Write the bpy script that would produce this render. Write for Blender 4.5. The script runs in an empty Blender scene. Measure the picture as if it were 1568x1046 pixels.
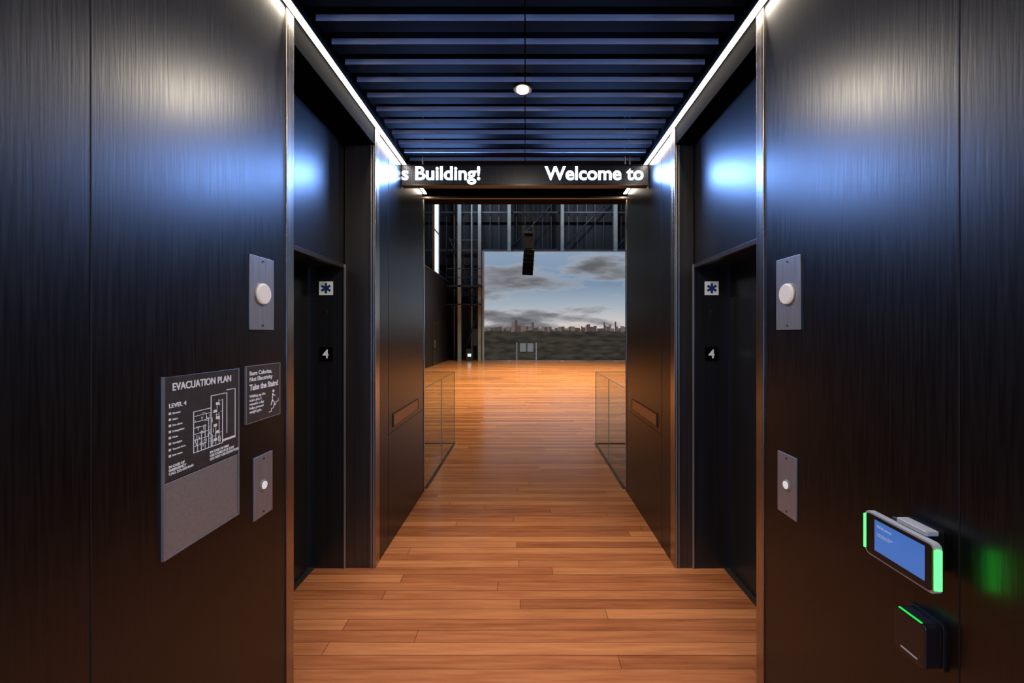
import bpy, bmesh, math, random
from mathutils import Vector, Matrix, Euler
random.seed(4)
S=bpy.context.scene
S.view_settings.view_transform='Standard'
S.view_settings.look='None'
S.view_settings.exposure=0.0
H=1.65; W=1.055; F=610.0
Y1=1.803; Y2=2.804; Y3=4.17; ZC=3.15; YB=23.4
# ---------------------------------------------------------------- materials
def mat(name, col=(.5,.5,.5), rough=.5, metal=0, emis=None, es=0, spec=None, aniso=0):
    m=bpy.data.materials.new(name); m.use_nodes=True
    b=m.node_tree.nodes['Principled BSDF']
    b.inputs['Base Color'].default_value=(*col,1)
    b.inputs['Roughness'].default_value=rough
    b.inputs['Metallic'].default_value=metal
    if spec is not None: b.inputs['Specular IOR Level'].default_value=spec
    if emis: 
        b.inputs['Emission Color'].default_value=(*emis,1); b.inputs['Emission Strength'].default_value=es
    return m
def N(m,t,**k):
    n=m.node_tree.nodes.new(t)
    for a,v in k.items(): setattr(n,a,v)
    return n
def L(m,a,b): m.node_tree.links.new(a,b)
def bs(m): return m.node_tree.nodes['Principled BSDF']
def ramp(m,pts,fac):
    r=N(m,'ShaderNodeValToRGB'); e=r.color_ramp.elements
    while len(e)<len(pts): e.new(0.5)
    for i,(p,c) in enumerate(pts):
        e[i].position=p; e[i].color=(*c,1)
    L(m,fac,r.inputs[0]); return r
def grain(m,scale,c1,c2,bump=.1,r0=.3,r1=.45,det=6,dist=.002,nscale=1.0):
    tc=N(m,'ShaderNodeTexCoord'); mp=N(m,'ShaderNodeMapping'); mp.inputs['Scale'].default_value=scale
    L(m,tc.outputs['Object'],mp.inputs[0])
    n=N(m,'ShaderNodeTexNoise'); n.inputs['Scale'].default_value=nscale; n.inputs['Detail'].default_value=det
    L(m,mp.outputs[0],n.inputs['Vector'])
    r=ramp(m,[(.3,c1),(.7,c2)],n.outputs['Fac']); L(m,r.outputs[0],bs(m).inputs['Base Color'])
    mr=N(m,'ShaderNodeMapRange'); mr.inputs[3].default_value=r0; mr.inputs[4].default_value=r1
    L(m,n.outputs['Fac'],mr.inputs[0]); L(m,mr.outputs[0],bs(m).inputs['Roughness'])
    if bump:
        b=N(m,'ShaderNodeBump'); b.inputs['Strength'].default_value=bump; b.inputs['Distance'].default_value=dist
        L(m,n.outputs['Fac'],b.inputs['Height']); L(m,b.outputs[0],bs(m).inputs['Normal'])
    return m
M={}
M['wall']=grain(mat('black_stained_oak',spec=.55),(130,130,5),(.0012,.0012,.0014),(.0065,.0058,.0056),bump=.3,r0=.26,r1=.4,dist=.001)
M['header']=grain(mat('header_panel_oak',spec=.65),(140,140,4),(.003,.0035,.004),(.01,.01,.011),bump=.12,r0=.3,r1=.4,dist=.001)
M['bronze']=grain(mat('brushed_bronze',metal=1),(60,60,.4),(.36,.32,.28),(.46,.41,.36),bump=0,r0=.22,r1=.3)
M['dbronze']=grain(mat('dark_bronze',metal=.75),(60,60,.6),(.085,.075,.065),(.12,.105,.09),bump=0,r0=.3,r1=.4)
M['silver']=mat('satin_silver_edge',(.5,.49,.47),.35,.7)
M['black']=mat('matte_black',(.0012,.0012,.0012),.8,spec=.03)
M['doorblk']=grain(mat('elevator_door_black_steel',metal=.6),(80,80,.6),(.034,.037,.042),(.052,.056,.064),bump=0,r0=.28,r1=.38)
M['seam']=mat('seam_shadow_gap',(.002,.002,.002),.8)
M['slat']=mat('slat_black',(.0012,.0012,.0015),.7,spec=.03)
M['slatlight']=grain(mat('slat_painted_blue_light'),(3,3,3),(.42,.53,.76),(.5,.61,.82),bump=0,r0=.35,r1=.45)  # blue light on the slat fronts, put into the strip colour
M['steel']=grain(mat('brushed_steel_plate',metal=.6),(120,120,6),(.36,.36,.365),(.45,.45,.455),bump=0,r0=.3,r1=.42)
M['led']=mat('led_strip_diffuser',(.9,.9,.9),.5,emis=(1,.87,.7),es=27)
M['ledtext']=mat('led_text_pixels',(.1,.1,.1),.5,emis=(.62,.76,1),es=6)
M['signblk']=mat('led_sign_face',(.006,.006,.009),.45)
M['plan']=grain(mat('evac_plan_grey',metal=.3),(40,40,40),(.065,.062,.062),(.085,.08,.08),bump=0,r0=.3,r1=.4)
M['planlow']=grain(mat('satin_grey_metal',metal=.4),(80,80,80),(.32,.3,.285),(.38,.36,.345),bump=0,r0=.35,r1=.5)
M['white']=mat('white_print',(.8,.8,.8),.5,emis=(1,1,1),es=.1)
M['sgnwhite']=mat('sign_white',(.85,.87,.85),.4,emis=(.8,.9,.85),es=.16)
M['blue']=mat('star_of_life_blue',(.02,.08,.3),.4)
M['lamp']=mat('lantern_lens',(.75,.68,.6),.35,emis=(1,.88,.76),es=.18)
M['btn']=mat('call_button_cap',(.8,.78,.75),.3,emis=(1,.95,.9),es=.4)
M['green']=mat('green_led',(.0,.3,.05),.4,emis=(.03,1,.06),es=7)
M['greendim']=mat('green_led_dim',(.0,.2,.05),.4,emis=(.02,1,.06),es=.7)
M['screen']=mat('tablet_screen',(.02,.03,.08),.1,emis=(.06,.19,.6),es=.75)
M['tabgrey']=mat('tablet_casing',(.5,.51,.51),.35)
M['plastic']=mat('black_plastic',(.01,.01,.011),.25)
M['matte']=mat('speaker_black',(.004,.004,.005),.6,spec=.2)
M['pull']=grain(mat('pull_wood'),(8,8,60),(.28,.1,.04),(.4,.16,.06),bump=.05)
M['hallwall']=mat('hall_black_wall',(.009,.009,.011),.5)
M['halldark']=mat('hall_dark_backdrop',(.005,.007,.012),.7)
M['hsteel']=grain(mat('galvanised_steel'),(2,2,2),(.28,.33,.34),(.4,.45,.46),bump=0,r0=.35,r1=.5)
M['hdsteel']=mat('painted_dark_steel',(.035,.046,.066),.5)
M['glow']=mat('frosted_daylight_glazing',(.8,.9,1),.4,emis=(.75,.88,1),es=1.1)
M['dl']=mat('downlight_lens',(1,1,1),.4,emis=(1,.85,.6),es=120)
def glassmat(name,tint,refl):
    g=bpy.data.materials.new(name); g.use_nodes=True; nt=g.node_tree
    for n in list(nt.nodes):
        if n.type!='OUTPUT_MATERIAL': nt.nodes.remove(n)
    out=nt.nodes['Material Output']; mx=nt.nodes.new('ShaderNodeMixShader'); tr=nt.nodes.new('ShaderNodeBsdfTransparent'); gl=nt.nodes.new('ShaderNodeBsdfGlossy')
    tr.inputs[0].default_value=tint; gl.inputs['Roughness'].default_value=.02; mx.inputs[0].default_value=refl
    nt.links.new(tr.outputs[0],mx.inputs[1]); nt.links.new(gl.outputs[0],mx.inputs[2]); nt.links.new(mx.outputs[0],out.inputs[0])
    return g
M['glass']=glassmat('clear_glass',(.93,.95,.94,1),.07)
M['glassedge']=mat('glass_polished_edge',(.25,.34,.3),.2)
# floor planks: random stagger per row
fm=mat('cherry_plank_floor'); RH=.085
tc=N(fm,'ShaderNodeTexCoord'); sx=N(fm,'ShaderNodeSeparateXYZ'); L(fm,tc.outputs['Object'],sx.inputs[0])
dv=N(fm,'ShaderNodeMath',operation='DIVIDE'); dv.inputs[1].default_value=RH; L(fm,sx.outputs['Y'],dv.inputs[0])
fl=N(fm,'ShaderNodeMath',operation='FLOOR'); L(fm,dv.outputs[0],fl.inputs[0])
wn=N(fm,'ShaderNodeTexWhiteNoise',noise_dimensions='1D'); L(fm,fl.outputs[0],wn.inputs['W'])
xo=N(fm,'ShaderNodeMath',operation='MULTIPLY_ADD'); xo.inputs[1].default_value=37.0; L(fm,wn.outputs['Value'],xo.inputs[0]); L(fm,sx.outputs['X'],xo.inputs[2])
cb=N(fm,'ShaderNodeCombineXYZ'); L(fm,xo.outputs[0],cb.inputs['X']); L(fm,sx.outputs['Y'],cb.inputs['Y'])
br=N(fm,'ShaderNodeTexBrick'); br.offset=0; br.squash=1
br.inputs['Scale'].default_value=1; br.inputs['Brick Width'].default_value=2.4; br.inputs['Row Height'].default_value=RH
br.inputs['Mortar Size'].default_value=.0014; br.inputs['Mortar Smooth'].default_value=.2; br.inputs['Bias'].default_value=0
br.inputs['Color1'].default_value=(0,0,0,1); br.inputs['Color2'].default_value=(1,1,1,1); br.inputs['Mortar'].default_value=(.4,.4,.4,1)
L(fm,cb.outputs[0],br.inputs['Vector'])
mp=N(fm,'ShaderNodeMapping'); mp.inputs['Scale'].default_value=(2.2,34,1); L(fm,cb.outputs[0],mp.inputs[0])
ns=N(fm,'ShaderNodeTexNoise'); ns.inputs['Scale'].default_value=1; ns.inputs['Detail'].default_value=7; ns.inputs['Roughness'].default_value=.6; L(fm,mp.outputs[0],ns.inputs['Vector'])
bw=N(fm,'ShaderNodeRGBToBW'); L(fm,br.outputs['Color'],bw.inputs[0])
m1=N(fm,'ShaderNodeMath',operation='MULTIPLY'); m1.inputs[1].default_value=.42; L(fm,bw.outputs[0],m1.inputs[0])
m2=N(fm,'ShaderNodeMath',operation='MULTIPLY_ADD'); m2.inputs[1].default_value=.85; L(fm,ns.outputs['Fac'],m2.inputs[0]); L(fm,m1.outputs[0],m2.inputs[2])
rp=ramp(fm,[(.25,(.17,.05,.02)),(.55,(.35,.118,.045)),(.9,(.53,.21,.082))],m2.outputs[0])
mm=N(fm,'ShaderNodeMixRGB'); L(fm,br.outputs['Fac'],mm.inputs[0]); L(fm,rp.outputs[0],mm.inputs[1]); mm.inputs[2].default_value=(.05,.015,.007,1)
L(fm,mm.outputs[0],bs(fm).inputs['Base Color'])
rr=N(fm,'ShaderNodeMapRange'); rr.inputs[3].default_value=.12; rr.inputs[4].default_value=.26; L(fm,ns.outputs['Fac'],rr.inputs[0]); L(fm,rr.outputs[0],bs(fm).inputs['Roughness'])
bp=N(fm,'ShaderNodeBump'); bp.invert=True; bp.inputs['Strength'].default_value=.3; bp.inputs['Distance'].default_value=.001; L(fm,br.outputs['Fac'],bp.inputs['Height']); L(fm,bp.outputs[0],bs(fm).inputs['Normal'])
M['floor']=fm
# mural sky
def dim(m,src,k):
    q=N(m,'ShaderNodeMixRGB',blend_type='MULTIPLY'); q.inputs[0].default_value=1; L(m,src,q.inputs[1]); q.inputs[2].default_value=(k,k,k,1); L(m,q.outputs[0],bs(m).inputs['Base Color'])
sm=mat('mural_cloudy_sky_print',rough=.9,spec=.1); tc=N(sm,'ShaderNodeTexCoord'); sp=N(sm,'ShaderNodeSeparateXYZ'); L(sm,tc.outputs['Object'],sp.inputs[0])
mr=N(sm,'ShaderNodeMapRange'); mr.inputs[1].default_value=1.7; mr.inputs[2].default_value=6.4; L(sm,sp.outputs['Z'],mr.inputs[0])
sky=ramp(sm,[(0,(.58,.49,.43)),(.12,(.54,.53,.53)),(.3,(.36,.43,.5)),(.6,(.17,.26,.38)),(1,(.22,.31,.43))],mr.outputs[0])
mp=N(sm,'ShaderNodeMapping'); mp.inputs['Scale'].default_value=(.17,1,.66); mp.inputs['Location'].default_value=(.62,0,.3); L(sm,tc.outputs['Object'],mp.inputs[0])
n1=N(sm,'ShaderNodeTexNoise'); n1.inputs['Scale'].default_value=1.35; n1.inputs['Detail'].default_value=6; n1.inputs['Roughness'].default_value=.5; L(sm,mp.outputs[0],n1.inputs['Vector'])
c1=ramp(sm,[(.48,(0,0,0)),(.6,(1,1,1))],n1.outputs['Fac'])
mixc=N(sm,'ShaderNodeMixRGB'); L(sm,c1.outputs[0],mixc.inputs[0]); L(sm,sky.outputs[0],mixc.inputs[1])
cc=ramp(sm,[(.5,(.46,.46,.47)),(.56,(.24,.26,.29)),(.68,(.1,.11,.125))],n1.outputs['Fac']); L(sm,cc.outputs[0],mixc.inputs[2])
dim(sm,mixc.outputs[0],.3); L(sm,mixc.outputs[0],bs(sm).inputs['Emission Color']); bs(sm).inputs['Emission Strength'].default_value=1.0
M['sky']=sm
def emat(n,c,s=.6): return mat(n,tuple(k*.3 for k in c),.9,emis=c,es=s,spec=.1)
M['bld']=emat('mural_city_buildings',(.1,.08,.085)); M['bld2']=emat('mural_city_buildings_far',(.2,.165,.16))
tm=mat('mural_park_trees',rough=.9,spec=.1); tc=N(tm,'ShaderNodeTexCoord'); nz=N(tm,'ShaderNodeTexNoise'); nz.inputs['Scale'].default_value=2; nz.inputs['Detail'].default_value=6; 
mp=N(tm,'ShaderNodeMapping'); mp.inputs['Scale'].default_value=(.7,1,2.5); L(tm,tc.outputs['Object'],mp.inputs[0]); L(tm,mp.outputs[0],nz.inputs['Vector'])
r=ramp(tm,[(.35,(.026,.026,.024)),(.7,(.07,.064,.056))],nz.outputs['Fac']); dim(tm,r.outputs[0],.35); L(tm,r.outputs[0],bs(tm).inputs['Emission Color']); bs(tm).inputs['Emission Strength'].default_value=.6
M['tree']=tm
M['pale']=emat('pale_mural_rects',(.2,.24,.28),.5)
# ---------------------------------------------------------------- helpers
def link(o): bpy.context.collection.objects.link(o); return o
def group(name,loc):
    e=bpy.data.objects.new(name,None); e.empty_display_size=.1; e.location=loc; return link(e)
def par(o,p):
    if p is not None:
        o.parent=p; o.matrix_parent_inverse=Matrix.Translation(-Vector(p.location))
    return o
def boxes(name,lst,m,parent=None,bev=0):
    bm=bmesh.new()
    for (x0,x1,y0,y1,z0,z1) in lst:
        x0,x1=sorted((x0,x1)); y0,y1=sorted((y0,y1)); z0,z1=sorted((z0,z1))
        v=[bm.verts.new(c) for c in [(x0,y0,z0),(x1,y0,z0),(x1,y1,z0),(x0,y1,z0),(x0,y0,z1),(x1,y0,z1),(x1,y1,z1),(x0,y1,z1)]]
        for f in [(0,3,2,1),(4,5,6,7),(0,1,5,4),(1,2,6,5),(2,3,7,6),(3,0,4,7)]: bm.faces.new([v[i] for i in f])
    me=bpy.data.meshes.new(name); bm.to_mesh(me); bm.free()
    me.materials.append(M[m])
    o=link(bpy.data.objects.new(name,me)); par(o,parent)
    if bev:
        b=o.modifiers.new('bevel','BEVEL'); b.width=bev; b.segments=3; b.limit_method='ANGLE'
    return o
def box(name,x0,x1,y0,y1,z0,z1,m,parent=None,bev=0): return boxes(name,[(x0,x1,y0,y1,z0,z1)],m,parent,bev)
def cyl(name,c,r,depth,axis,m,parent=None,r2=None,seg=40,bev=0):
    bm=bmesh.new(); bmesh.ops.create_cone(bm,cap_ends=True,segments=seg,radius1=r,radius2=r if r2 is None else r2,depth=depth)
    q=Vector(axis).to_track_quat('Z','Y'); bmesh.ops.transform(bm,matrix=Matrix.Translation(c)@q.to_matrix().to_4x4(),verts=bm.verts)
    me=bpy.data.meshes.new(name); bm.to_mesh(me); bm.free(); me.materials.append(M[m])
    for p in me.polygons: p.use_smooth=len(p.vertices)==4
    o=link(bpy.data.objects.new(name,me)); par(o,parent)
    if bev:
        b=o.modifiers.new('bevel','BEVEL'); b.width=bev; b.segments=3; b.limit_method='ANGLE'
    return o
def rod(name,a,b,r,m,parent=None,seg=10):
    a=Vector(a); b=Vector(b); return cyl(name,(a+b)/2,r,(b-a).length,(b-a),m,parent,seg=seg)
def rslab(name,side,xf,depth,y0,y1,z0,z1,rad,m,parent,bev=0.0015,seg=8):
    bm=bmesh.new(); pts=[]
    for cy,cz,a0 in ((y1-rad,z1-rad,0),(y0+rad,z1-rad,90),(y0+rad,z0+rad,180),(y1-rad,z0+rad,270)):
        for k in range(seg+1):
            a=math.radians(a0+90*k/seg); pts.append((cy+rad*math.cos(a),cz+rad*math.sin(a)))
    A=[bm.verts.new((xf,y,z)) for y,z in pts]; B=[bm.verts.new((xf+side*depth,y,z)) for y,z in pts]
    bm.faces.new(A); bm.faces.new(B[::-1]); n=len(pts)
    for i in range(n): bm.faces.new((A[i],B[i],B[(i+1)%n],A[(i+1)%n]))
    bmesh.ops.recalc_face_normals(bm,faces=bm.faces)
    me=bpy.data.meshes.new(name); bm.to_mesh(me); bm.free(); me.materials.append(M[m])
    o=link(bpy.data.objects.new(name,me)); par(o,parent)
    if bev: b=o.modifiers.new('bevel','BEVEL'); b.width=bev; b.segments=2; b.limit_method='ANGLE'; b.angle_limit=math.radians(50)
    return o
ROT={'L':(math.pi/2,0,math.pi/2),'R':(math.pi/2,0,-math.pi/2),'F':(math.pi/2,0,0)}
def text(name,body,size,loc,face,m,parent,width=None,off=0,ext=.0008,align='LEFT',spacing=1):
    c=bpy.data.curves.new(name,'FONT'); c.body=body; c.size=size; c.offset=off; c.extrude=ext; c.align_x=align; c.space_line=spacing
    t=link(bpy.data.objects.new(name+'_tmp',c)); bpy.context.view_layer.update()
    me=bpy.data.meshes.new_from_object(t.evaluated_get(bpy.context.evaluated_depsgraph_get()))
    bpy.data.objects.remove(t)
    if width:
        xs=[v.co.x for v in me.vertices]; w=max(xs)-min(xs); x0=min(xs)
        for v in me.vertices: v.co.x=(v.co.x-(x0 if align=='LEFT' else 0))*width/w
    me.transform(Matrix.Translation(loc)@Euler(ROT[face]).to_matrix().to_4x4())
    me.materials.clear(); me.materials.append(M[m])
    o=link(bpy.data.objects.new(name,me)); return par(o,parent)
def area(name,loc,size,power,col,rot=(0,0,0),parent=None,shape='DISK',sy=None,spread=math.pi):
    l=bpy.data.lights.new(name,'AREA'); l.shape=shape; l.size=size; l.energy=power; l.color=col; l.spread=spread
    if sy: l.size_y=sy
    o=link(bpy.data.objects.new(name,l)); o.location=loc; o.rotation_euler=rot
    if parent: par(o,parent)
    return o
# ---------------------------------------------------------------- shell
box('floor',-14,16,-4,26,-.12,0,'floor')
YN=-3.2
DL=1.27; PL=1.50; DR=1.186; PR=1.416
for side,s,D,P in (('left',-1,DL,PL),('right',1,DR,PR)):
    box('wall_%s_near'%side,s*W,s*(W+.6),YN,Y1,0,3.3,'wall')
    box('wall_%s_far'%side,s*W,s*(W+.6),Y2,Y3,0,3.3,'wall')
    box('wall_%s_header'%side,s*D,s*(W+.6),Y1,Y2,2.135,3.3,'header')
    box('wall_%s_fascia'%side,s*W,s*D,Y1,Y2,2.97,3.3,'black')
    boxes('trim_panel_joint_%s'%side,[(s*(W-.0008),s*(W+.002),.966,.9685,0,3.08),(s*(W-.0008),s*(W+.002),.2,.203,0,3.08)],'seam')
    boxes('trim_bronze_edge_%s'%side,[(s*(W-.006),s*(W+.01),Y1-.05,Y1+.004,0,3.085)],'bronze',bev=.0015)
    boxes('trim_bronze_far_edge_%s'%side,[(s*(W-.006),s*(W+.012),Y2-.012,Y2+.035,0,3.085),(s*(W-.004),s*(W+.01),Y2+.042,Y2+.075,0,3.085)],'bronze',bev=.0015)
    box('trim_return_panel_%s'%side,s*(W+.012),s*(D-.006),Y2-.01,Y2,0,2.968,'dbronze',bev=.001)
    box('trim_return_edge_%s'%side,s*(D-.011),s*(D-.002),Y2-.02,Y2,0,2.13,'silver',bev=.001)
    boxes('trim_corner_line_%s'%side,[(s*(W+.003),s*(W+.008),Y2-.016,Y2-.002,0,2.968),(s*(W+.022),s*(W+.026),Y2-.016,Y2-.002,0,2.968)],'silver',bev=.001)
    box('trim_hall_edge_%s'%side,s*(W-.005),s*(W+.02),Y3-.03,Y3+.006,0,3.05,'bronze',bev=.001)
    boxes('trim_far_panel_seams_%s'%side,[(s*(W-.0008),s*(W+.002),3.07,3.075,0,3.0),(s*(W-.0008),s*(W+.002),3.075,4.12,.86,.864),(s*(W-.0008),s*(W+.002),4.12,4.124,0,3.0)],'seam')
    e=group('elevator_door',(s*P,(Y1+Y2)/2,0))
    box('leaf_fast',s*P,s*(P+.03),Y1+.005,Y1+.52,.012,2.13,'doorblk',e,.002)
    box('leaf_slow',s*(P+.012),s*(P+.045),Y1+.5,Y2-.03,.012,2.13,'doorblk',e,.002)
    box('jamb_far',s*(D-.0),s*(P+.05),Y2-.014,Y2-.0005,0,2.134,'doorblk',e,.002)
    box('jamb_near',s*(D-.0),s*(P+.05),Y1+.0005,Y1+.014,0,2.134,'doorblk',e,.002)
    box('head_lip',s*(D-.006),s*(D+.03),Y1+.001,Y2-.015,2.105,2.133,'dbronze',e,.002)
    box('head_soffit',s*(D+.03),s*(P+.05),Y1+.015,Y2-.015,2.12,2.134,'doorblk',e)
    boxes('sill',[(s*(P-.025),s*(P+.04),Y1+.015,Y2-.015,0,.006)],'dbronze',e,.001)
    e=group('led_strip_light',(s*(W-.02),0,3.1))
    box('profile',s*(W-.045),s*(W-.001),YN,Y3-.04,3.092,3.12,'black',e)
    box('diffuser',s*(W-.039),s*(W-.011),YN+.02,Y3-.06,3.086,3.0925,'led',e)
    e=group('recessed_door_pull',(s*W,3.55,.95))
    boxes('frame',[(s*(W-.008),s*(W+.004),3.18,3.93,.997,1.003),(s*(W-.008),s*(W+.004),3.18,3.93,.897,.903),(s*(W-.008),s*(W+.004),3.18,3.19,.903,.997),(s*(W-.008),s*(W+.004),3.92,3.93,.903,.997)],'dbronze',e,.001)
    box('wood_insert',s*(W-.004),s*(W+.003),3.19,3.92,.903,.997,'pull',e)
box('ceiling',-W-.6,W+.6,YN,Y3,3.55,3.65,'black')
sl=group('ceiling_slats',(0,.5,3.18))
y=1.5*.002092*610
while y>YN+.2: y-=.1555
y+=.1555
lst=[];edge=[]
while y<Y3-.15:
    for x0,x1 in ((-W+.05,-.003),(.003,W-.05)):
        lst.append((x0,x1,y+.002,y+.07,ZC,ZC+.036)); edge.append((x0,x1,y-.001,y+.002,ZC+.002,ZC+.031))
    y+=.1555
boxes('slat_bodies',lst,'slat',sl); boxes('slat_light_strips',edge,'slatlight',sl)  # front strips carry the painted blue light
boxes('carrier_rails',[(-.012,.012,YN,Y3-.02,ZC+.037,ZC+.07),(-.8,-.77,YN,Y3-.02,ZC+.037,ZC+.07),(.77,.8,YN,Y3-.02,ZC+.037,ZC+.07)],'slat',sl)
box('trim_end_header',-W-.6,W+.6,Y3-.02,Y3+.15,3.045,3.6,'black')
boxes('trim_end_header_lip',[(-W,W,Y3-.05,Y3-.02,3.045,3.062),(-W,W,3.75,3.79,3.11,3.145)],'dbronze')
boxes('wall_back',[(-W,W,YN-.15,YN,0,.4),(-W,W,YN-.15,YN,3.3,3.6),(-W,-.98,YN-.15,YN,.4,3.3),(.98,W,YN-.15,YN,.4,3.3)],'wall')
e=group('added_rear_window',(0,YN-.07,1.7))  # window added behind the camera to let blue light onto the slats
boxes('frame',[(-.98,.98,YN-.1,YN-.04,.4,.45),(-.98,.98,YN-.1,YN-.04,3.25,3.3),(-.98,-.93,YN-.1,YN-.04,.45,3.25),(.93,.98,YN-.1,YN-.04,.45,3.25),(-.02,.02,YN-.1,YN-.04,.45,3.25)],'dbronze',e,.003)  # frame of the added rear window
box('pane',-.93,.93,YN-.075,YN-.065,.45,3.25,'glass',e)
for (dy,pw) in ((2.43,15),(.2,13)):
    X=-.015
    e=group('recessed_downlight',(X,dy,ZC))
    cyl('housing',(X,dy,ZC+.03),.05,.08,(0,0,1),'black',e)
    cyl('trim_ring',(X,dy,ZC-.012),.055,.01,(0,0,1),'dbronze',e,bev=.002)
    cyl('lens',(X,dy,ZC-.019),.035,.006,(0,0,1),'dl',e)
    area('lamp',(X,dy,ZC-.03),.07,pw,(1,.87,.7),parent=e)
    l=bpy.data.lights.new('beam','SPOT'); l.energy=pw*18; l.color=(1,.87,.7); l.spot_size=math.radians(64); l.spot_blend=.9; l.shadow_soft_size=.035
    o=link(bpy.data.objects.new('beam',l)); o.location=(X,dy,ZC-.035); par(o,e)
# ---------------------------------------------------------------- LED sign
YS=3.39
e=group('led_message_sign',(0,YS,3.0))
box('housing',-W+.002,W-.002,YS,YS+.07,2.905,3.083,'signblk',e,.004)
boxes('bezel',[(-W+.002,W-.002,YS-.006,YS+.002,2.905,2.912),(-W+.002,W-.002,YS-.006,YS+.002,3.076,3.083)],'plastic',e)
pts=[(x*.021,z) for x in range(-49,50) for z in [2.925+.021*k for k in range(8)]]
boxes('pixel_grid',[(x-.003,x+.003,YS-.0015,YS+.001,z-.003,z+.003) for x,z in pts],'plastic',e)
text('message_end','s Building!',.162,(-1.05,YS-.003,2.955),'F','ledtext',e,width=.668,off=.0035,ext=.001)
text('message_start','Welcome to',.162,(.167,YS-.003,2.955),'F','ledtext',e,width=.84,off=.0035,ext=.001)
for xc,wd in ((-.7,.6),(.587,.78)):
    area('sign_glow_boost',(xc,YS-.012,3.0),wd,28,(.18,.38,1),rot=(-math.pi/2,0,0),parent=e,shape='RECTANGLE',sy=.12)  # added unseen lamps, strengthen the sign's blue glow on the walls
for x in (-.88,.86,.9): rod('hanger',(x,YS+.04,3.08),(x,YS+.04,3.55),.006,'steel',e)
# ---------------------------------------------------------------- left wall signs
x=-W
e=group('evacuation_plan_sign',(x,1.307,1.26))
box('plan_plate',x,x+.006,1.158,1.456,1.212,1.52,'plan',e,.001)
box('insert_plate',x,x+.005,1.160,1.454,.992,1.208,'planlow',e,.001)
boxes('edge_rail',[(x,x+.008,1.154,1.158,.99,1.522),(x,x+.008,1.456,1.46,.99,1.522),(x,x+.008,1.154,1.46,.986,.991)],'steel',e)
xt=x+.0065
text('title','EVACUATION PLAN',.032,(xt,1.185,1.478),'L','white',e,width=.235,off=.0004)
text('level','LEVEL 4',.018,(xt,1.172,1.428),'L','white',e,off=.0003)
text('legend','Elevator\nStairs\nFire alarm\nExtinguisher\nHose\nStandpipe\nYou are here\nExit route',.0085,(xt,1.184,1.408),'L','white',e,spacing=2.1)
boxes('legend_icons',[(xt-.001,xt+.0006,1.172,1.179,1.408-.0179*i,1.415-.0179*i) for i in range(8)],'white',e)
text('notes','IN CASE OF\nEMERGENCY\nCALL 212-555-0144',.0105,(xt,1.172,1.25),'L','white',e,off=.0002)
text('notes_fire','IN CASE OF FIRE\nUSE STAIRS FOR EXIT\nDO NOT USE ELEVATORS',.0115,(xt,1.325,1.248),'L','white',e,off=.0002)
pl=[]
def ln(a,b,c,d,t=.0011):
    pl.append((xt-.001,xt+.0006,min(a,c)-t,max(a,c)+t,min(b,d)-t,max(b,d)+t))
ln(1.40,1.45,1.44,1.45);ln(1.44,1.28,1.44,1.45);ln(1.38,1.275,1.44,1.28);ln(1.33,1.44,1.40,1.44);ln(1.40,1.44,1.40,1.30)
ln(1.26,1.40,1.33,1.40);ln(1.26,1.27,1.26,1.40);ln(1.26,1.27,1.38,1.27);ln(1.33,1.40,1.33,1.44);ln(1.38,1.27,1.38,1.42)
ln(1.33,1.27,1.33,1.40)
for i in range(6): ln(1.26,1.29+.019*i,1.31+.01*(i%3),1.29+.019*i,.0007)
for i in range(7): ln(1.275+.015*i,1.27,1.275+.015*i,1.31+.02*(i%4),.0007)
for i in range(60):
    a=random.uniform(1.265,1.375); b=random.uniform(1.28,1.43 if a>1.33 else 1.39); 
    if random.random()<.5: ln(a,b,min(a+random.uniform(.006,.02),1.38),b,.0006)
    else: ln(a,b,a,b-random.uniform(.006,.015),.0006)
for i in range(6): pl.append((xt-.001,xt+.0006,1.341+.01*(i%2),1.355+.008*(i%2),1.285+.024*i,1.294+.024*i))
boxes('floor_plan_lines',pl,'white',e)
e=group('take_the_stairs_sign',(x,1.6,1.42))
box('plate',x,x+.006,1.499,1.703,1.306,1.522,'plan',e,.001)
boxes('border',[(x,x+.0075,1.497,1.5,1.304,1.524),(x,x+.0075,1.702,1.705,1.304,1.524),(x,x+.0075,1.5,1.702,1.304,1.3065),(x,x+.0075,1.5,1.702,1.5215,1.524)],'steel',e)
text('line_1','Burn Calories,\nNot Electricity',.023,(xt,1.515,1.487),'L','white',e,off=.0003)
text('line_2','Take the Stairs!',.032,(xt,1.515,1.43),'L','white',e,width=.175,off=.0008)
text('small_print','Walking up the\nstairs just 2\nminutes a day\nhelps prevent\nweight gain.',.015,(xt,1.515,1.402),'L','white',e)
fx=1.655
stair=[]
for i in range(4): stair+=[(xt-.001,xt+.0006,1.63+i*.015,1.647+i*.015,1.325+i*.012,1.3275+i*.012),(xt-.001,xt+.0006,1.645+i*.015,1.647+i*.015,1.325+i*.012,1.3385+i*.012)]
boxes('stair_icon',stair,'white',e)
cyl('walker_head',(xt,fx+.004,1.409),.006,.0016,(1,0,0),'white',e)
for k,(a,b) in enumerate([((fx,1.40),(fx-.003,1.373)),((fx-.003,1.373),(fx+.01,1.36)),((fx+.01,1.36),(fx+.008,1.345)),((fx-.003,1.373),(fx-.012,1.352)),((fx,1.395),(fx+.016,1.388))]):
    rod('walker_limb_%d'%k,(xt,a[0],a[1]),(xt,b[0],b[1]),.002,'white',e)
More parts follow.
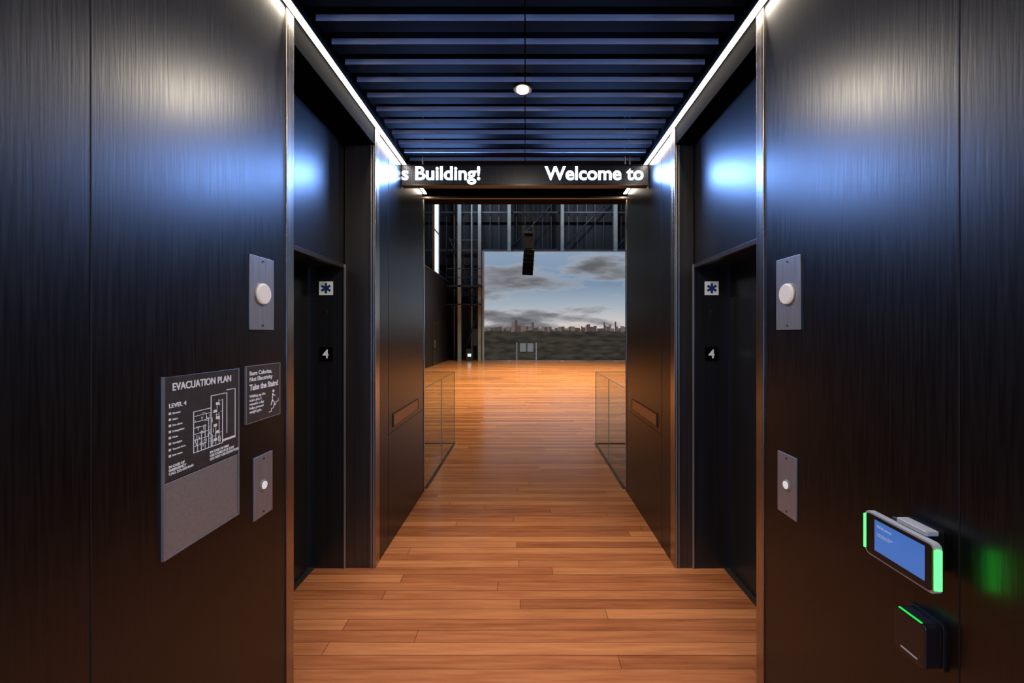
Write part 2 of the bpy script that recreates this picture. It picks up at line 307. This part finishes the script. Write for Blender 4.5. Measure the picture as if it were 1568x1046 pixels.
for s in (-1,1):
    X=s*W
    e=group('elevator_hall_lantern',(X,1.6,1.81))
    box('plate',X,X-s*.006,1.52,1.664,1.663,1.952,'steel',e,.0012)
    cyl('lens',(X-s*.011,1.59,1.806),.041,.014,(-s,0,0),'lamp',e,bev=.005)
    cyl('lens_ring',(X-s*.0075,1.59,1.806),.0445,.005,(-s,0,0),'steel',e)
    for z in (1.68,1.935): cyl('screw',(X-s*.007,1.592,z),.004,.003,(-s,0,0),'dbronze',e)
    e=group('elevator_call_button_panel',(X,1.6,1.04))
    box('plate',X,X-s*.006,1.542,1.655,.918,1.163,'steel',e,.0012)
    cyl('button_ring',(X-s*.0075,1.598,1.04),.021,.005,(-s,0,0),'steel',e,bev=.001)
    cyl('button',(X-s*.009,1.598,1.04),.0155,.006,(-s,0,0),'btn',e,bev=.001)
    for z in (.935,1.147): cyl('screw',(X-s*.007,1.598,z),.004,.003,(-s,0,0),'dbronze',e)
for cx in (-1.393,1.306):
    yj=Y2-.014
    e=group('emergency_star_sign',(cx,yj,1.963))
    box('plate',cx-.048,cx+.048,yj-.005,yj,1.915,2.011,'sgnwhite',e,.001)
    bm=bmesh.new()
    for k in range(3):
        a=k*math.pi/3; ca,sa=math.cos(a),math.sin(a); hw=.0085; hl=.036
        vs=[bm.verts.new((cx+u*ca-v*sa,yj-.0058-.0002*k,1.963+u*sa+v*ca)) for u,v in ((-hw,-hl),(hw,-hl),(hw,hl),(-hw,hl))]
        bm.faces.new(vs)
    me=bpy.data.meshes.new('star'); bm.to_mesh(me); bm.free(); me.materials.append(M['blue']); par(link(bpy.data.objects.new('star',me)),e)
    e=group('floor_number_sign',(cx,yj,1.503))
    box('plate',cx-.045,cx+.045,yj-.005,yj,1.455,1.551,'black',e,.001)
    text('numeral','4',.085,(cx-.001,yj-.0058,1.475),'F','sgnwhite',e,off=.0015,align='CENTER')
    e=group('keyswitch',(cx,yj,1.8)); cyl('barrel',(cx,yj-.002,1.80),.012,.006,(0,-1,0),'dbronze',e,bev=.001); cyl('slot',(cx,yj-.0055,1.80),.004,.002,(0,-1,0),'plastic',e)
# ---------------------------------------------------------------- tablet & reader
e=group('wall_mounted_tablet',(1.0,1.055,1.08))
rslab('casing',1,.984,.018,.955,1.152,1.018,1.142,.014,'tabgrey',e)
rslab('bezel',1,.9815,.004,.961,1.146,1.024,1.136,.01,'plastic',e,0)
box('screen',.9808,.982,.978,1.118,1.041,1.127,'screen',e)
boxes('green_light_bars',[(.985,.997,.9505,.9555,1.032,1.128),(.983,.997,1.1515,1.1565,1.032,1.128),(.9815,.984,.9525,.9565,1.032,1.128),(.9805,.984,1.1485,1.1545,1.032,1.128)],'green',e,.001)
box('wall_bracket',1.002,W+.001,1.0,1.09,1.05,1.15,'plastic',e,.004)
box('bracket_cap',.997,1.03,.99,1.07,1.143,1.156,'tabgrey',e,.003)
text('screen_title','Welcome',.011,(.9806,1.11,1.108),'R','sgnwhite',e,ext=.0001)
text('screen_text','Please hold your badge\nto the reader below',.005,(.9806,1.11,1.09),'R','sgnwhite',e,ext=.0001)
e=group('card_reader',(1.02,1.045,.86))
rslab('body',1,1.005,.043,1.0,1.085,.80,.912,.012,'plastic',e,.003)
rslab('back_plate',1,1.046,.0095,.995,1.09,.795,.918,.012,'plastic',e,.001)
box('green_status_bar',1.006,1.012,1.012,1.074,.9105,.9135,'greendim',e,.001)
box('lower_lip',1.0035,1.01,1.02,1.065,.812,.816,'tabgrey',e,.001)
# ---------------------------------------------------------------- glass balustrades
for s in (-1,1):
    X=s*1.05; e=group('glass_balustrade',(X,5,0))
    for k,(a,b) in enumerate(((Y3+.05,5.0),(5.01,5.92))):
        box('pane_%d'%k,X-.006,X+.006,a,b,.012,1.07,'glass',e)
        boxes('edge_%d'%k,[(X-.006,X+.006,a,b,1.069,1.073),(X-.004,X+.004,b-.003,b,.014,1.07)],'glassedge',e)
    box('return_pane',X,X+s*1.2,5.93,5.942,.012,1.07,'glass',e)
    box('return_edge',X,X+s*1.2,5.93,5.942,1.068,1.073,'glassedge',e)
    boxes('base_channel',[(X-.014,X+.014,Y3+.05,5.94,0,.014),(X,X+s*1.2,5.922,5.95,0,.014)],'dbronze',e)
# ---------------------------------------------------------------- hall
boxes('wall_hall_near',[(-14,-W-.6,Y3-.2,Y3,0,12),(W+.6,16,Y3-.2,Y3,0,12),(-W-.6,W+.6,Y3+.0,Y3+.14,3.6,12)],'hallwall')
box('wall_hall_back',-14,16,25.2,25.4,0,12,'halldark')
box('wall_hall_right',14,14.2,Y3,25.2,0,12,'hallwall')
box('wall_hall_left',-9.2,-9,Y3,25.2,0,12,'hallwall')
box('ceiling_hall',-14,16,Y3-.2,25.4,12,12.2,'black')
box('wall_hall_black_box',-5.6,-4.65,7,25,0,4.72,'hallwall')
boxes('trim_black_box_cap',[(-5.62,-4.6,6.98,25,4.72,4.8)],'hdsteel')
e=group('door_1',(-4.64,20.6,1)); box('leaf',-4.66,-4.62,20.1,21.1,.01,2.15,'doorblk',e,.004); box('frame_head',-4.66,-4.61,20.02,21.18,2.15,2.22,'dbronze',e); boxes('frame_sides',[(-4.66,-4.61,20.02,20.1,0,2.15),(-4.66,-4.61,21.1,21.18,0,2.15)],'dbronze',e); box('handle',-4.6,-4.57,20.22,20.28,.9,1.3,'steel',e,.004)
e=group('window_2',(-4.9,22,7)); box('glazing',-4.95,-4.9,21.4,22.5,4.9,9.8,'glow',e); boxes('frame',[(-4.97,-4.86,21.3,21.4,4.8,9.9),(-4.97,-4.86,22.5,22.6,4.8,9.9),(-4.96,-4.87,21.4,22.5,7.2,7.28)],'hsteel',e)
YM=YB
e=group('skyline_mural',(4.5,YM,3.2))
box('canvas',-2.4,12.5,YM,YM+.08,.03,6.42,'sky',e)
boxes('canvas_edge',[(-2.52,-2.4,YM-.03,YM+.1,0,6.48),(-2.4,12.5,YM-.02,YM+.1,6.42,6.48)],'hsteel',e)
bl=[];bl2=[]
xx=-2.4
while xx<12.4:
    w=random.uniform(.07,.22); cl=.5+.5*math.sin(xx*1.7+1); h=1.78+random.uniform(.08,.28)+(.4*random.random() if random.random()<.4*cl+.2 else 0)
    (bl if random.random()<.6 else bl2).append((xx,min(xx+w,12.45),YM-.006,YM-.001,1.5,h)); xx+=w*random.uniform(.7,1.15)
boxes('mural_buildings',bl,'bld',e); boxes('mural_buildings_far',[(a,b,YM-.004,YM-.0008,e1,f) for a,b,c,d,e1,f in bl2],'bld2',e)
bm=bmesh.new(); top=[];bot=[];n=240
for i in range(n+1):
    X=-2.4+14.9*i/n; z=1.76+.03*math.sin(X*3.1)+random.uniform(-.03,.04)
    top.append(bm.verts.new((X,YM-.009,z))); bot.append(bm.verts.new((X,YM-.009,.04)))
for i in range(n): bm.faces.new((bot[i],bot[i+1],top[i+1],top[i]))
me=bpy.data.meshes.new('mural_trees'); bm.to_mesh(me); bm.free(); me.materials.append(M['tree']); par(link(bpy.data.objects.new('mural_trees',me)),e)
boxes('mural_pale_rects',[(-.52,-.45,YM-.014,YM-.01,.05,1.1),(-.3,.05,YM-.014,YM-.01,.55,1.05),(.14,.48,YM-.014,YM-.01,.55,1.05),(.62,.69,YM-.014,YM-.01,.05,1.1)],'pale',e)  # pale rectangles set just in front of the trees
for X in (-.96,2.26,5.5,8.74,11.98):
    e=group('steel_column',(X,24.2,6)); boxes('flanges',[(X-.1,X+.1,24.1,24.13,0,12),(X-.1,X+.1,24.3,24.33,0,12)],'hsteel',e); box('web',X-.015,X+.015,24.13,24.3,0,12,'hsteel',e)
e=group('steel_wall_framing',(3,24.7,8))
boxes('girts',[(-9,14,24.4,24.5,6.65,6.8),(-9,14,24.4,24.5,9.0,9.1)],'hdsteel',e)
boxes('studs',[(X*.54-.02,X*.54+.02,24.6,24.65,0,12) for X in range(-16,26)],'hdsteel',e)
for a in range(0,4): rod('brace_%d'%a,(-.96+3.24*a,24.5,6.8),(2.26+3.24*a,24.5,10.2),.04,'hdsteel',e)
e=group('steel_catwalk_tower',(-3.4,23.6,4))
boxes('posts',[(-3.95,-3.75,23.3,23.5,0,12),(-2.78,-2.6,23.5,23.7,0,12),(-4.4,-4.3,24.6,24.7,0,12),(-3.3,-3.22,24.3,24.4,0,12)],'hsteel',e)
boxes('decks',[(-4.6,-2.6,23.3,24.9,4.35,4.45),(-4.6,-2.6,23.3,24.9,3.3,3.36),(-4.6,-2.6,24.4,24.5,7.3,7.4)],'hdsteel',e)
boxes('rails',[(-4.6,-2.6,23.28,23.33,5.4,5.44),(-4.6,-2.6,23.28,23.33,4.9,4.93)],'hdsteel',e)
for k,(a,b) in enumerate([((-3.75,3.4),(-2.7,4.4)),((-2.7,3.4),(-3.75,4.4)),((-3.75,.2),(-2.7,3.3)),((-4.6,7.4),(-3.3,4.6))]): rod('diagonal_%d'%k,(a[0],24,a[1]),(b[0],24,b[1]),.035,'hdsteel',e)
boxes('equipment',[(-3.5,-3.1,23.6,24,.0,.7),(-3.15,-2.85,23.7,24,.9,1.9)],'hdsteel',e)
box('indicator_panel',-3.4,-3.2,23.58,23.6,.25,.42,'glow',e)
X=.14; YL=14
e=group('hanging_line_array_loudspeaker',(X,YL,4.5))
boxes('rigging_frame',[(X-.26,X+.2,YL-.2,YL+.2,5.1,5.16),(X-.24,X-.18,YL-.2,YL+.2,5.16,5.36),(X+.1,X+.16,YL-.2,YL+.2,5.16,5.36),(X-.15,X+.12,YL-.15,YL+.15,4.6,5.1)],'matte',e,.01)
for k in range(6):
    a=-.07*k; z=4.5-.14*k; yy=YL+.006*k*k
    o=box('cabinet_%d'%k,-.19,.19,-.15,.17,-.066,.066,'matte',None,.012)
    o.parent=e; o.location=(-.01*k,yy-YL,z-4.5); o.rotation_euler=(-a,.05,0)
    o=box('grille_%d'%k,-.17,.17,-.158,-.15,-.055,.055,'black',None)
    o.parent=e; o.location=(-.01*k,yy-YL,z-4.5); o.rotation_euler=(-a,.05,0)
for a in (-.2,.14): rod('chain',(X+a,YL,5.3),(X+a,YL,11.99),.012,'hdsteel',e)
for i,(X,Y,P) in enumerate([(-1,11,430),(2.2,13.5,480),(-1,17.5,440),(4,18,380)]):
    e=group('hall_floodlight',(X,Y,10.6)); cyl('can',(X,Y,10.7),.25,.4,(0,0,1),'matte',e); rod('stem',(X,Y,10.9),(X,Y,11.98),.02,'hdsteel',e)
    area('lamp',(X,Y,10.48),.4,P,(1,.9,.56),parent=e,spread=math.radians(78))
for X in (-2.5,4):
    e=group('added_cool_fill',(X,20.5,11.4)); box('body',X-.6,X+.6,20.35,20.6,11.5,11.7,'matte',e,.01); rod('stem',(X,20.5,11.7),(X,20.5,11.98),.02,'hdsteel',e)  # added out-of-view lamps that cool the far columns and framing
    area('lamp',(X,20.65,11.45),1.1,85,(.66,.82,1),rot=(math.radians(55),0,0),parent=e,shape='RECTANGLE',sy=.15,spread=math.radians(120))  # added cool lamp, tints the steelwork
w=bpy.data.worlds.new('world'); S.world=w; w.use_nodes=True
w.node_tree.nodes['Background'].inputs[0].default_value=(.28,.48,1,1); w.node_tree.nodes['Background'].inputs[1].default_value=5.5
c=bpy.data.cameras.new('camera'); c.lens=14; c.sensor_width=36; c.shift_x=-20/1568; c.shift_y=-13/1568; c.clip_start=.02; c.clip_end=200
o=link(bpy.data.objects.new('camera',c)); o.location=(0,0,H); o.rotation_euler=(math.pi/2,0,0); S.camera=o
